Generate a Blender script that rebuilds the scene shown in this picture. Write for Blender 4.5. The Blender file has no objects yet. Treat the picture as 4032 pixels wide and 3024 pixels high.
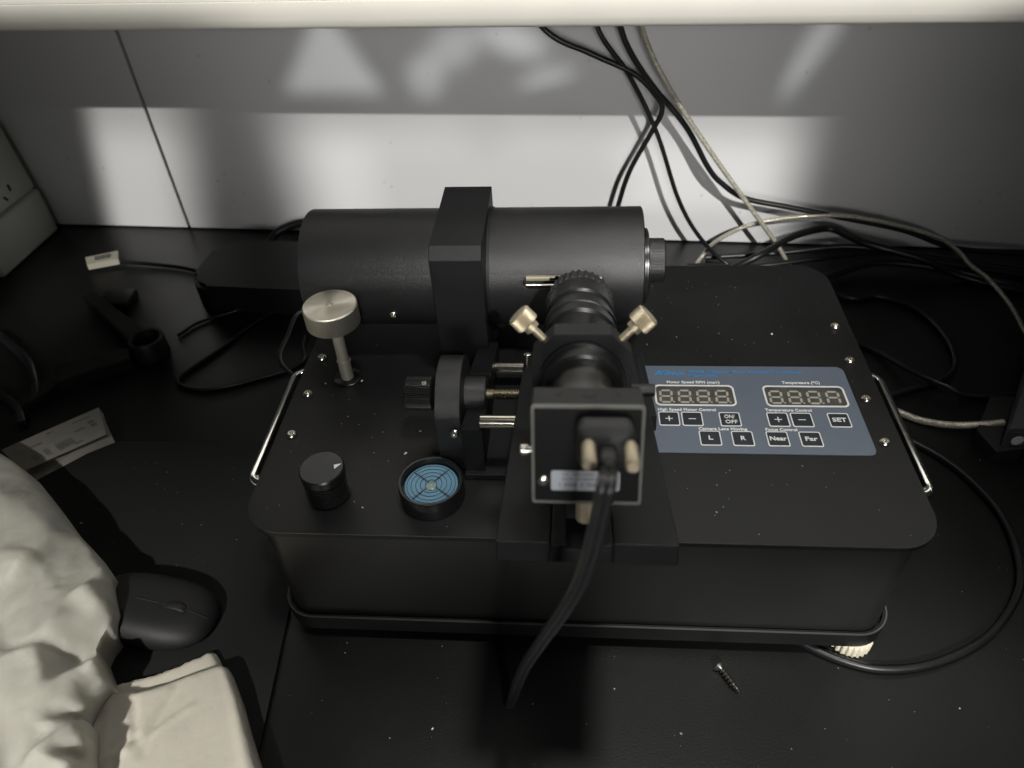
import bpy, bmesh, math, random
from mathutils import Vector, Matrix, noise
random.seed(7)
R = math.radians
S = bpy.context.scene
COL = S.collection

# ------------------------------------------------------------------ camera
cam = bpy.data.cameras.new("camera"); camo = bpy.data.objects.new("camera", cam); COL.objects.link(camo)
cr = Vector((0.9970541, 0.06276289, -0.04409012)); cu = Vector((-0.00871417, 0.6637971, 0.74786194)); cf = Vector((-0.07620487, 0.7452746, -0.66238854))
camo.matrix_world = Matrix(((cr.x, cu.x, -cf.x, -0.0065267), (cr.y, cu.y, -cf.y, -0.2324885), (cr.z, cu.z, -cf.z, 0.4180588), (0, 0, 0, 1)))
cam.sensor_width = 36; cam.lens = 26.3134; cam.clip_start = .01; cam.clip_end = 50
cam.dof.use_dof = True; cam.dof.focus_distance = .44; cam.dof.aperture_fstop = 10.5; cam.dof.aperture_blades = 0
S.camera = camo

# ------------------------------------------------------------------ world and lamps
W = bpy.data.worlds.new("World"); S.world = W; W.use_nodes = True
wb = W.node_tree.nodes["Background"]; wb.inputs[0].default_value = (.86, .95, 1.0, 1); wb.inputs[1].default_value = 0.016
S.view_settings.view_transform = 'Standard'; S.view_settings.look = 'None'; S.view_settings.exposure = 0; S.view_settings.gamma = 1
S.view_settings.use_curve_mapping = False

WY = -0.0633                                   # the wall is turned slightly against the instrument
WE = Vector((math.cos(WY), math.sin(WY), 0)); WN = Vector((-math.sin(WY), math.cos(WY), 0)); W0 = Vector((0, 0.4731, 0))
def wallp(u, v, d=0): return W0 + WE*u + Vector((0, 0, v)) - WN*d

class G:
    """small helper for maths in a node tree"""
    def __init__(s, nt): s.nt = nt
    def m(s, op, a, b=None, c=None):
        n = s.nt.nodes.new('ShaderNodeMath'); n.operation = op
        for i, v in enumerate((a, b, c)):
            if v is None: continue
            if isinstance(v, (int, float)): n.inputs[i].default_value = v
            else: s.nt.links.new(v, n.inputs[i])
        return n.outputs[0]
    def ss(s, x, a, b):                            # smooth step, 0 at a and 1 at b
        n = s.nt.nodes.new('ShaderNodeMapRange'); n.interpolation_type = 'SMOOTHSTEP'
        s.nt.links.new(x, n.inputs['Value'])
        if b >= a:
            n.inputs['From Min'].default_value = a; n.inputs['From Max'].default_value = b
        else:
            n.inputs['From Min'].default_value = b; n.inputs['From Max'].default_value = a
            n.inputs['To Min'].default_value = 1; n.inputs['To Max'].default_value = 0
        return n.outputs['Result']
    def dot(s, a, v):
        n = s.nt.nodes.new('ShaderNodeVectorMath'); n.operation = 'DOT_PRODUCT'; s.nt.links.new(a, n.inputs[0]); n.inputs[1].default_value = v
        return n.outputs['Value']

def spot(name, pos, aim, power, radius, angle, colour, mask=None):
    l = bpy.data.lights.new(name, 'SPOT'); l.energy = power; l.shadow_soft_size = radius; l.spot_size = angle; l.spot_blend = .3; l.color = colour
    o = bpy.data.objects.new(name, l); COL.objects.link(o); o.location = pos
    o.rotation_euler = (Vector(aim)-Vector(pos)).to_track_quat('-Z', 'Y').to_euler()
    if mask:
        l.use_nodes = True; nt = l.node_tree; g = G(nt); em = nt.nodes['Emission']
        geo = nt.nodes.new('ShaderNodeNewGeometry'); inc = geo.outputs['Incoming']
        p = Vector(pos)
        de, dn, dz = g.dot(inc, WE), g.dot(inc, WN), g.dot(inc, (0, 0, 1))
        k = (W0-p).dot(WN)
        u = g.m('MULTIPLY_ADD', g.m('DIVIDE', de, dn), k, (p-W0).dot(WE))     # where this ray would meet the wall
        v = g.m('MULTIPLY_ADD', g.m('DIVIDE', dz, dn), k, p.z)
        nt.links.new(mask(g, u, v), em.inputs['Strength'])
    return o

def key_mask(g, u, v):
    a = g.m('MULTIPLY', g.ss(u, -.345, -.245), g.ss(u, .245, .170))
    a = g.m('MULTIPLY_ADD', a, .99, .01)
    a = g.m('MULTIPLY', a, g.m('MULTIPLY_ADD', g.ss(v, .145, .085), .55, .45))
    up = g.ss(v, .146, .158)                                     # beam boosted over the shelf edge to brighten the shelf front
    w = g.m('MULTIPLY_ADD', g.ss(u, -1.1, -.1), .35, 1.15)
    a = g.m('ADD', g.m('MULTIPLY', a, g.m('SUBTRACT', 1.0, up)), g.m('MULTIPLY', w, up))
    def shade(v0, v1, v2, v3, u0, u1, u2, u3, k):
        m = g.m('MULTIPLY', g.m('MULTIPLY', g.ss(v, v0, v1), g.ss(v, v3, v2)), g.m('MULTIPLY', g.ss(u, u0, u1), g.ss(u, u3, u2)))
        return g.m('SUBTRACT', 1.0, g.m('MULTIPLY', m, k))
    a = g.m('MULTIPLY', a, shade(-.52, -.42, -.33, -.27, -.62, -.48, -.13, .01, .92))     # shade of the unseen photographer's arms, put into the beam
    a = g.m('MULTIPLY', a, shade(-.33, -.27, -.15, -.085, -.40, -.28, .16, .30, .82))      # shade of the photographer leaning in, put into the beam
    a = g.m('MULTIPLY', a, shade(-1.2, -1.1, -.47, -.40, -.19, -.10, .00, .16, .80))  # shade on the bench in front, also put into the beam
    return a
def left_mask(g, u, v):
    us = g.m('MULTIPLY_ADD', g.m('SUBTRACT', .13, v), .23, u)
    a = g.m('MULTIPLY', g.ss(us, -.522, -.492), g.ss(us, -.365, -.452))
    a = g.m('MULTIPLY', a, g.m('MULTIPLY_ADD', g.ss(v, .145, .085), .45, .55))
    return a
def low_mask(g, u, v):
    return g.m('MULTIPLY', g.ss(v, -.20, -.40), g.ss(g.m('SUBTRACT', u, g.m('MULTIPLY', g.ss(v, -.40, -.48), .20)), -.065, -.125))
def fill_mask(g, u, v):
    a = g.m('MULTIPLY', g.ss(u, -.58, -.10), g.ss(u, .42, .08))
    return g.m('MULTIPLY', g.m('MULTIPLY_ADD', a, .96, .04), g.m('MULTIPLY_ADD', g.ss(v, -.13, -.01), .9, .1))
def glint_mask(g, u, v):
    def band(x, a, b, c, d): return g.m('MULTIPLY', g.ss(x, a, b), g.ss(x, d, c))
    # triangle: half width grows downwards
    hw = g.m('MULTIPLY_ADD', g.m('SUBTRACT', .225, v), .62, .012)
    du = g.m('ABSOLUTE', g.m('SUBTRACT', u, g.m('MULTIPLY_ADD', g.m('SUBTRACT', .225, v), -.05, -.2345)))
    tri = g.m('MULTIPLY', g.ss(g.m('SUBTRACT', hw, du), -.003, .014), g.ss(v, .148, .163))
    def blob(cu_, cv, ru, rv, tilt=0):
        x = g.m('SUBTRACT', u, cu_); y = g.m('SUBTRACT', v, cv)
        c, s = math.cos(tilt), math.sin(tilt)
        a = g.m('DIVIDE', g.m('ADD', g.m('MULTIPLY', x, c), g.m('MULTIPLY', y, s)), ru)
        b = g.m('DIVIDE', g.m('SUBTRACT', g.m('MULTIPLY', y, c), g.m('MULTIPLY', x, s)), rv)
        r = g.m('SQRT', g.m('ADD', g.m('MULTIPLY', a, a), g.m('MULTIPLY', b, b)))
        return g.ss(r, 1.35, .35)
    t = g.m('MULTIPLY', tri, 1.0)
    for args, w in (((-.145, .170, .020, .022), .75), ((-.115, .197, .030, .020, .5), .7), ((-.060, .203, .034, .016, -.3), 1.0), ((-.030, .170, .030, .010, .25), .7),
                    ((.205, .200, .012, .040, -.42), .75), ((.190, .165, .008, .022, -.35), .45)):
        t = g.m('ADD', t, g.m('MULTIPLY', blob(*args), w))
    return t
spot("ceiling_lamp", (.40, -1.9, 1.66), (0, .2, .15), 310, .013, R(72), (1.0, .985, .95), key_mask)
spot("ceiling_lamp_far", (-.75, -1.9, 1.66), (-.2, .2, .1), 250, .014, R(50), (1.0, .975, .93), left_mask)
spot("bag_fill_lamp", (-.75, -1.9, 1.66), (-.2, .0, .1), 255, .035, R(50), (1.0, .975, .93), low_mask)  # added at the far lamp's place to light bag and tissue softly
spot("top_fill_lamp", (.25, -.10, 1.9), (.06, .09, .1), 66, .10, R(19), (1, .985, .95))  # added fill with a narrow cone, brightens the instrument's top faces
bpy.data.lights["top_fill_lamp"].spot_blend = .9
spot("reflected_glint_lamp", (-.02, -.42, .33), (0, .47, .17), 11.5, .011, R(60), (.97, 1.0, .975), glint_mask)  # added lamp, its mask draws the glints thrown by unseen metal
spot("room_bounce_lamp", (.05, -1.6, .72), (0, .47, .15), 45, .15, R(60), (1, .98, .95), fill_mask)  # added fill in place of light bounced round the room

# ------------------------------------------------------------------ materials
def mat(name, col, rough=.5, metal=0, bump=0, bscale=300, var=0, vscale=40, spec=.5, trans=0, coat=0, aniso=None):
    m = bpy.data.materials.new(name); m.use_nodes = True; nt = m.node_tree; b = nt.nodes['Principled BSDF']
    b.inputs['Base Color'].default_value = (*col, 1); b.inputs['Roughness'].default_value = rough; b.inputs['Metallic'].default_value = metal
    b.inputs['Specular IOR Level'].default_value = spec
    if trans: b.inputs['Transmission Weight'].default_value = trans
    if coat: b.inputs['Coat Weight'].default_value = coat; b.inputs['Coat Roughness'].default_value = .08
    tc = nt.nodes.new('ShaderNodeTexCoord')
    if var:
        n = nt.nodes.new('ShaderNodeTexNoise'); n.inputs['Scale'].default_value = vscale; n.inputs['Detail'].default_value = 6
        nt.links.new(tc.outputs['Object'], n.inputs['Vector'])
        r = nt.nodes.new('ShaderNodeMapRange'); r.inputs['From Min'].default_value = .3; r.inputs['From Max'].default_value = .7
        r.inputs['To Min'].default_value = 1-var; r.inputs['To Max'].default_value = 1+var; nt.links.new(n.outputs['Fac'], r.inputs['Value'])
        mx = nt.nodes.new('ShaderNodeVectorMath'); mx.operation = 'SCALE'; mx.inputs[0].default_value = col; nt.links.new(r.outputs[0], mx.inputs['Scale'])
        nt.links.new(mx.outputs[0], b.inputs['Base Color'])
        r2 = nt.nodes.new('ShaderNodeMapRange'); r2.inputs['To Min'].default_value = rough*(1-var*.5); r2.inputs['To Max'].default_value = min(1, rough*(1+var*.5))
        nt.links.new(n.outputs['Fac'], r2.inputs['Value']); nt.links.new(r2.outputs[0], b.inputs['Roughness'])
    if bump:
        n = nt.nodes.new('ShaderNodeTexNoise'); n.inputs['Scale'].default_value = bscale; n.inputs['Detail'].default_value = 4
        mp = nt.nodes.new('ShaderNodeMapping'); nt.links.new(tc.outputs['Object'], mp.inputs[0]); nt.links.new(mp.outputs[0], n.inputs['Vector'])
        if aniso: mp.inputs['Scale'].default_value = aniso
        bp = nt.nodes.new('ShaderNodeBump'); bp.inputs['Strength'].default_value = bump; bp.inputs['Distance'].default_value = .0005
        nt.links.new(n.outputs['Fac'], bp.inputs['Height']); nt.links.new(bp.outputs[0], b.inputs['Normal'])
    return m
M = dict(
    plate=mat('black_powder_coat', (.0055, .0056, .0058), .46, bump=.35, bscale=1800, var=.35, vscale=16, spec=.42),
    body=mat('black_painted_steel', (.014, .0141, .0138), .36, bump=.2, bscale=1500, var=.25, vscale=12),
    anod=mat('black_anodised_aluminium', (.0095, .0095, .0098), .37, bump=.45, bscale=2200, var=.15, vscale=30),
    anod2=mat('black_anodised_block', (.0075, .0078, .0085), .52, bump=.25, bscale=1500, var=.2, vscale=40, spec=.22),
    camback=mat('camera_back_black', (.0035, .0035, .0037), .5, spec=.2),
    lens=mat('lens_black', (.008, .0082, .0082), .30, bump=.1, bscale=1200),
    rubber=mat('black_rubber', (.012, .012, .012), .6, bump=.2, bscale=900),
    cable=mat('black_cable_jacket', (.0075, .0078, .0085), .38, bump=.15, bscale=300, var=.2, vscale=60),
    plastic=mat('black_plastic', (.0035, .0035, .0037), .50, bump=.2, bscale=500, var=.15, vscale=30),
    mouse=mat('mouse_plastic', (.0062, .0062, .0066), .58, bump=.1, bscale=900),
    pad=mat('mouse_pad_cloth', (.0036, .0038, .0040), .85, bump=.5, bscale=2500, var=.12, vscale=18),
    chrome=mat('chrome', (.9, .9, .88), .14, 1),
    steel=mat('brushed_steel', (.42, .40, .34), .48, .65, bump=.5, bscale=90, aniso=(1, 1, 12)),
    rod=mat('polished_steel_rod', (.85, .80, .68), .16, 1),
    screw=mat('stainless_screw', (.72, .69, .62), .25, 1, bump=.2, bscale=500),
    brass=mat('nickelled_brass', (.44, .38, .275), .48, .8, bump=.3, bscale=400),
    gold=mat('brass', (.42, .30, .15), .40, .9),
    thread=mat('lead_screw_steel', (.22, .19, .13), .42, .9),
    panel=mat('blue_grey_membrane', (.118, .142, .182), .42, bump=.05, bscale=800),
    white=mat('white_print', (.78, .78, .75), .5),
    key=mat('navy_key', (.014, .019, .027), .42),
    glassy=mat('smoked_display_window', (.075, .072, .066), .30, var=.25, vscale=150),
    segm=mat('unlit_segment', (.43, .41, .35), .5),
    blue=mat('blue_print', (.035, .25, .58), .5),
    shelf=mat('cream_painted_shelf', (.80, .775, .70), .5, bump=.25, bscale=120, var=.03, vscale=20),
    cord=mat('twin_cord_jacket', (.020, .020, .021), .30),
    tan=mat('tan_tube_strip', (.28, .245, .17), .4),
    wheel=mat('grey_wheel_rubber', (.009, .009, .009), .6),
    edge=mat('edge_highlight_grey', (.06, .06, .058), .30),  # lighter colour paints the light line along the edges
    frame=mat('worn_grey_edge', (.125, .125, .112), .4),
    dial=mat('level_blue_dial', (.13, .27, .38), .5),
    ink=mat('black_print', (.01, .01, .012), .5),
    liquid=mat('pale_bubble', (.24, .31, .27), .2),
    label=mat('white_label', (.36, .38, .42), .5),
    socket=mat('grey_white_plastic', (.46, .47, .43), .5, bump=.15, bscale=200),
    dark=mat('dark_recess', (.004, .004, .004), .7),
    dust=mat('pale_dust', (.55, .53, .48), .9),
    foot=mat('cream_nylon_foot', (.78, .73, .58), .5),
    laptop=mat('dark_grey_case', (.07, .072, .08), .42, bump=.2, bscale=700),
    paper=mat('greyish_paper', (.48, .46, .41), .8, bump=.3, bscale=300, var=.06, vscale=60),
    cloth=mat('cream_tissue', (.62, .58, .49), .85, bump=.35, bscale=260, var=.05, vscale=40),
    bag=mat('translucent_white_bag', (.56, .555, .50), .5, bump=.5, bscale=160, var=.08, vscale=30),
    tag=mat('white_tag', (.62, .60, .50), .6),
    tagink=mat('faint_print', (.16, .15, .14), .8),
)
def bench_material():
    m = mat('black_resin_bench', (.0042, .0044, .0042), .40, bump=.2, bscale=900, var=.4, vscale=9)
    return m
M['bench'] = bench_material()
def turned_steel():
    m = mat('turned_steel', (.60, .57, .49), .40, .95, bump=.3, bscale=160, aniso=(1, 1, 10)); nt = m.node_tree; b = nt.nodes['Principled BSDF']
    b.inputs['Anisotropic'].default_value = .75; t = nt.nodes.new('ShaderNodeTangent'); t.direction_type = 'RADIAL'; t.axis = 'Z'; nt.links.new(t.outputs[0], b.inputs['Tangent'])
    return m
M['turned'] = turned_steel()
def bag_material():
    m = mat('translucent_white_bag', (.56, .548, .478), .38, var=.08, vscale=30); nt = m.node_tree; b = nt.nodes['Principled BSDF']
    b.inputs['Subsurface Weight'].default_value = .7; b.inputs['Subsurface Radius'].default_value = (.012, .0115, .010); b.inputs['Subsurface Scale'].default_value = 1
    tc = nt.nodes.new('ShaderNodeTexCoord'); prev = None; last = None
    nz = nt.nodes.new('ShaderNodeTexNoise'); nz.inputs['Scale'].default_value = 26; nt.links.new(tc.outputs['Object'], nz.inputs['Vector'])
    ad = nt.nodes.new('ShaderNodeVectorMath'); ad.operation = 'MULTIPLY_ADD'; nt.links.new(nz.outputs['Color'], ad.inputs[0]); ad.inputs[1].default_value = (.030, .030, .030); nt.links.new(tc.outputs['Object'], ad.inputs[2])
    for sc_, st_, ds in ((26, .20, .0016), (80, .20, .0007)):
        v = nt.nodes.new('ShaderNodeTexVoronoi'); v.feature = 'DISTANCE_TO_EDGE'; v.inputs['Scale'].default_value = sc_; nt.links.new(ad.outputs[0], v.inputs['Vector'])
        r = nt.nodes.new('ShaderNodeMapRange'); r.inputs['From Max'].default_value = .35; nt.links.new(v.outputs['Distance'], r.inputs['Value'])
        bp = nt.nodes.new('ShaderNodeBump'); bp.inputs['Strength'].default_value = st_; bp.inputs['Distance'].default_value = ds; nt.links.new(r.outputs[0], bp.inputs['Height'])
        if prev: nt.links.new(prev, bp.inputs['Normal'])
        prev = bp.outputs[0]
    nt.links.new(prev, b.inputs['Normal']); return m
M['bag'] = bag_material()
def wall_material():
    m = mat('white_melamine', (.74, .74, .745), .45, bump=.05, bscale=60)
    nt = m.node_tree; b = nt.nodes['Principled BSDF']; tc = nt.nodes.new('ShaderNodeTexCoord')
    v = nt.nodes.new('ShaderNodeTexVoronoi'); v.inputs['Scale'].default_value = 52; nt.links.new(tc.outputs['Object'], v.inputs['Vector'])
    r = nt.nodes.new('ShaderNodeMapRange'); r.inputs['From Min'].default_value = .045; r.inputs['From Max'].default_value = .11
    r.inputs['To Min'].default_value = .80; r.inputs['To Max'].default_value = 1; nt.links.new(v.outputs['Distance'], r.inputs['Value'])
    n = nt.nodes.new('ShaderNodeTexNoise'); n.inputs['Scale'].default_value = 15; nt.links.new(tc.outputs['Object'], n.inputs['Vector'])
    r2 = nt.nodes.new('ShaderNodeMapRange'); r2.inputs['From Min'].default_value = .52; r2.inputs['From Max'].default_value = .6; nt.links.new(n.outputs['Fac'], r2.inputs['Value'])
    mx = nt.nodes.new('ShaderNodeMath'); mx.operation = 'MAXIMUM'; nt.links.new(r.outputs[0], mx.inputs[0]); 
    inv = nt.nodes.new('ShaderNodeMath'); inv.operation = 'SUBTRACT'; inv.inputs[0].default_value = 1; nt.links.new(r2.outputs[0], inv.inputs[1]); nt.links.new(inv.outputs[0], mx.inputs[1])
    sc = nt.nodes.new('ShaderNodeVectorMath'); sc.operation = 'SCALE'; sc.inputs[0].default_value = (.74, .74, .745); nt.links.new(mx.outputs[0], sc.inputs['Scale'])
    nt.links.new(sc.outputs[0], b.inputs['Base Color'])
    return m
M['wall'] = wall_material()
def braid_material():
    m = mat('clear_jacket_over_braid', (.55, .52, .42), .3, bump=1.0, bscale=900, var=.35, vscale=500, coat=.7)
    m.node_tree.nodes['Principled BSDF'].inputs['Metallic'].default_value = .35
    return m
M['braid'] = braid_material()

# ------------------------------------------------------------------ mesh helpers
def obj(name, bm, m, parent=None, smooth=35, xf=None, recalc=True):
    if xf is not None: bm.transform(xf)
    if recalc: bmesh.ops.recalc_face_normals(bm, faces=bm.faces)
    me = bpy.data.meshes.new(name); bm.to_mesh(me); bm.free()
    for x in (m if isinstance(m, (list, tuple)) else [m]): me.materials.append(x)
    if smooth:
        me.shade_smooth(); me.set_sharp_from_angle(angle=R(smooth))
    o = bpy.data.objects.new(name, me); COL.objects.link(o)
    if parent: o.parent = parent
    return o
def tag(o, label=None, cat=None, group=None, kind=None):
    if label: o['label'] = label
    if cat: o['category'] = cat
    if group: o['group'] = group
    if kind: o['kind'] = kind
    return o
def empty(name, loc, label, cat, group=None):
    o = bpy.data.objects.new(name, None); COL.objects.link(o); o.location = loc; o.empty_display_size = .02
    return tag(o, label, cat, group)
def fix(parent):
    """children were built in world space: keep them there under a placed Empty"""
    bpy.context.view_layer.update()
    inv = parent.matrix_world.inverted()
    for c in parent.children:
        c.matrix_parent_inverse = inv
def B(): return bmesh.new()
def box(bm, x0, x1, y0, y1, z0, z1, bev=0, seg=2, mi=0):
    vs = [bm.verts.new((x, y, z)) for z in (z0, z1) for y in (y0, y1) for x in (x0, x1)]
    fs = [bm.faces.new([vs[i] for i in q]) for q in ((0, 2, 3, 1), (4, 5, 7, 6), (0, 1, 5, 4), (2, 6, 7, 3), (0, 4, 6, 2), (1, 3, 7, 5))]
    for f in fs: f.material_index = mi
    if bev:
        es = list({e for f in fs for e in f.edges})
        r = bmesh.ops.bevel(bm, geom=es, offset=bev, segments=seg, affect='EDGES', profile=.5)
        for f in r['faces']: f.material_index = mi
    return bm
def frame_from(axis):
    a = Vector(axis).normalized(); t = Vector((0, 0, 1)) if abs(a.z) < .9 else Vector((1, 0, 0))
    u = a.cross(t).normalized(); return a, u, a.cross(u)
def lathe(bm, prof, origin, axis=(0, 0, 1), n=48, mi=0, caps=True, ripple=None):
    """prof: (distance along axis, radius) points; ripple(i, j) may scale a radius"""
    a, u, w = frame_from(axis); o = Vector(origin); rings = []
    for j, (d, r) in enumerate(prof):
        ring = []
        for i in range(n):
            t = 2*math.pi*i/n; rr = r*(ripple(i, j) if ripple else 1)
            ring.append(bm.verts.new(o+a*d+(u*math.cos(t)+w*math.sin(t))*rr))
        rings.append(ring)
    for p, q in zip(rings, rings[1:]):
        for i in range(n):
            f = bm.faces.new((p[i], p[(i+1) % n], q[(i+1) % n], q[i])); f.material_index = mi
    if caps:
        f = bm.faces.new(rings[0][::-1]); f.material_index = mi; f = bm.faces.new(rings[-1]); f.material_index = mi
    return bm
def cylprof(l, r, c=.0005): return [(0, r-c), (c, r), (l-c, r), (l, r-c)]
def prism(bm, pts, z0, z1, mi=0, bev=0, bmi=None):
    lo = [bm.verts.new((x, y, z0)) for x, y in pts]; hi = [bm.verts.new((x, y, z1)) for x, y in pts]
    f = [bm.faces.new(lo[::-1]), bm.faces.new(hi)]; n = len(pts)
    for i in range(n): f.append(bm.faces.new((lo[i], lo[(i+1) % n], hi[(i+1) % n], hi[i])))
    for k in f: k.material_index = mi
    if bev:
        r = bmesh.ops.bevel(bm, geom=list(f[1].edges), offset=bev, segments=2, affect='EDGES')
        for k in r['faces']: k.material_index = mi if bmi is None else bmi
    return bm
def rrect(x0, x1, y0, y1, r, n=8):
    out = []
    for cx, cy, a in ((x1-r, y1-r, 0), (x0+r, y1-r, 90), (x0+r, y0+r, 180), (x1-r, y0+r, 270)):
        for i in range(n+1):
            t = R(a+90*i/n); out.append((cx+r*math.cos(t), cy+r*math.sin(t)))
    return out
def catmull(pts, k=8):
    P = [Vector(p) for p in pts]; P = [P[0]*2-P[1]]+P+[P[-1]*2-P[-2]]; out = []
    for i in range(1, len(P)-2):
        for j in range(k):
            t = j/k; a, b, c, d = P[i-1:i+3]
            out.append(.5*((2*b)+(c-a)*t+(2*a-5*b+4*c-d)*t*t+(3*b-a-3*c+d)*t**3))
    out.append(P[-2]); return out
def tube(bm, pts, r, n=12, k=8, mi=0, spline=True, taper=None):
    P = catmull(pts, k) if spline else [Vector(p) for p in pts]
    t0 = (P[1]-P[0]).normalized(); ref = Vector((0, 0, 1)) if abs(t0.z) < .9 else Vector((1, 0, 0)); u = t0.cross(ref).normalized(); rings = []
    for i, p in enumerate(P):
        t = (P[min(i+1, len(P)-1)]-P[max(i-1, 0)]).normalized()
        u = (u-t*u.dot(t)).normalized(); w = t.cross(u); rr = r if not taper else taper(i/(len(P)-1))*r
        rings.append([bm.verts.new(p+(u*math.cos(2*math.pi*j/n)+w*math.sin(2*math.pi*j/n))*rr) for j in range(n)])
    for a, b in zip(rings, rings[1:]):
        for j in range(n):
            f = bm.faces.new((a[j], a[(j+1) % n], b[(j+1) % n], b[j])); f.material_index = mi
    for f in (bm.faces.new(rings[0][::-1]), bm.faces.new(rings[-1])): f.material_index = mi
    return bm
def text_bm(bm, s, x, y, z, size, mi=0, width=None, shear=0, bold=0, align='LEFT', depth=.00012, spacing=1, mat4=None):
    cu_ = bpy.data.curves.new('t', 'FONT'); cu_.body = s; cu_.size = size; cu_.align_x = align; cu_.shear = shear; cu_.offset = bold
    cu_.extrude = depth; cu_.resolution_u = 3; cu_.space_character = spacing
    o = bpy.data.objects.new('t', cu_); COL.objects.link(o); dg = bpy.context.evaluated_depsgraph_get(); dg.update()
    me = bpy.data.meshes.new_from_object(o.evaluated_get(dg)); bpy.data.objects.remove(o)
    xs = [v.co.x for v in me.vertices]; w = (max(xs)-min(xs)) or 1; k = (width/w) if width else 1
    for v in me.vertices: v.co = Vector((v.co.x*k+x, v.co.y+y, v.co.z+z)) if mat4 is None else mat4 @ Vector((v.co.x*k+x, v.co.y+y, v.co.z+z))
    n0 = len(bm.faces); bm.from_mesh(me); bm.faces.ensure_lookup_table()
    for f in bm.faces[n0:]: f.material_index = mi
    bpy.data.meshes.remove(me); return bm
def ring_outline(bm, outer, inner, z0, z1, mi=0):
    """flat frame between two outlines with the same number of points"""
    n = len(outer)
    vo = [[bm.verts.new((p[0], p[1], z)) for p in o] for z in (z0, z1) for o in (outer, inner)]
    ob, ib, ot, it = vo
    for i in range(n):
        j = (i+1) % n
        for q in ((ot[i], ot[j], it[j], it[i]), (ob[i], ob[j], ot[j], ot[i]), (ib[i], it[i], it[j], ib[j])):
            f = bm.faces.new(q); f.material_index = mi
    return bm
def boolean_cut(o, cutter):
    md = o.modifiers.new('cut', 'BOOLEAN'); md.operation = 'DIFFERENCE'; md.object = cutter; md.solver = 'EXACT'
    bpy.context.view_layer.update(); dg = bpy.context.evaluated_depsgraph_get(); dg.update()
    me = bpy.data.meshes.new_from_object(o.evaluated_get(dg)); o.modifiers.clear(); o.data = me
    bpy.data.objects.remove(cutter); me.name = o.name
    me.shade_smooth(); me.set_sharp_from_angle(angle=R(35))

# ------------------------------------------------------------------ the setting
bm = B(); box(bm, -1.15, 1.0, -.75, .62, -.03, 0, .002)
tag(obj('bench_top', bm, M['bench']), kind='structure')
wallM = Matrix((( WE.x, WN.x, 0, W0.x), (WE.y, WN.y, 0, W0.y), (0, 0, 1, 0), (0, 0, 0, 1)))
bm = B(); box(bm, -1.1, .95, .012, .03, .0, .75)
wall = obj('wall', bm, M['dark'], xf=wallM); tag(wall, kind='structure')
SU = -.4420                                        # seam between the two panels
bm = B(); box(bm, -1.1, SU-.0017, 0, .0117, .001, .75, .0006, 1); obj('wall_panel', bm, M['wall'], wall, xf=wallM)
bm = B(); box(bm, SU+.0017, .95, 0, .0117, .001, .75, .0006, 1); obj('wall_panel', bm, M['wall'], wall, xf=wallM)

# shelf above the bench: thick rounded front board
prof = [(-.218, .277), (-.2205, .2778), (-.2225, .280), (-.2235, .284), (-.2235, .2940), (-.2229, .2943), (-.2229, .2947), (-.2235, .2950), (-.2235, .345), (-.221, .349), (-.216, .350), (-.01, .350), (-.002, .350), (-.002, .277), (-.19, .277)]
bm = B(); ends = []
for xx in (-1.0, .9):
    ends.append([bm.verts.new((xx, p[0], p[1])) for p in prof])
for i in range(len(prof)):
    j = (i+1) % len(prof); bm.faces.new((ends[0][i], ends[0][j], ends[1][j], ends[1][i]))
bm.faces.new(ends[0]); bm.faces.new(ends[1][::-1])
sh = obj('shelf', bm, M['shelf'], smooth=50, xf=wallM)
tag(sh, 'cream shelf board running across the top above the black instrument', 'shelf')

# ------------------------------------------------------------------ the instrument
H = .106
T = empty('laboratory_instrument', (0, .13, 0), 'black bench instrument with tube housing, camera stage and blue grey control panel', 'instrument')
W2 = .180; DY = .2542
obj('top_plate', prism(B(), rrect(-W2, W2, 0, DY, .022, 10), H-.0035, H, bev=.0006, bmi=1), [M['plate'], M['edge']], T, smooth=40)
bm = B(); prism(bm, rrect(-W2+.0065, W2-.0065, .0050, DY-.0065, .013, 10), .0180, H-.0037)
obj('housing', bm, M['body'], T, smooth=40)
# base tray with a raised lip
bm = B(); o1 = rrect(-W2+.001, W2-.001, .0012, DY-.0012, .020, 10); i1 = rrect(-W2+.0035, W2-.0035, .0037, DY-.0037, .0175, 10)
prism(bm, o1, .010, .0172); ring_outline(bm, o1, i1, .0172, .0218)
obj('base_tray', bm, M['plate'], T, smooth=40)
bm = B(); ring_outline(bm, o1, rrect(-W2+.0020, W2-.0020, .0022, DY-.0022, .0190, 10), .02185, .02235); obj('tray_rim_highlight', bm, M['edge'], T, smooth=40)  # thin strip added to paint the highlight along the lip
for x, y in ((.1605, .0115), (-.1500, .0400), (.1605, .243), (-.1605, .243)):
    bm = B(); lathe(bm, [(0, .0105), (.0008, .0118), (.0085, .0118), (.0098, .0112)], (x, y, 0), n=96, ripple=lambda i, j: 1+(.05 if (i//2) % 2 else -.03))
    obj('levelling_foot', bm, M['foot'], T, smooth=20)
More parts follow.
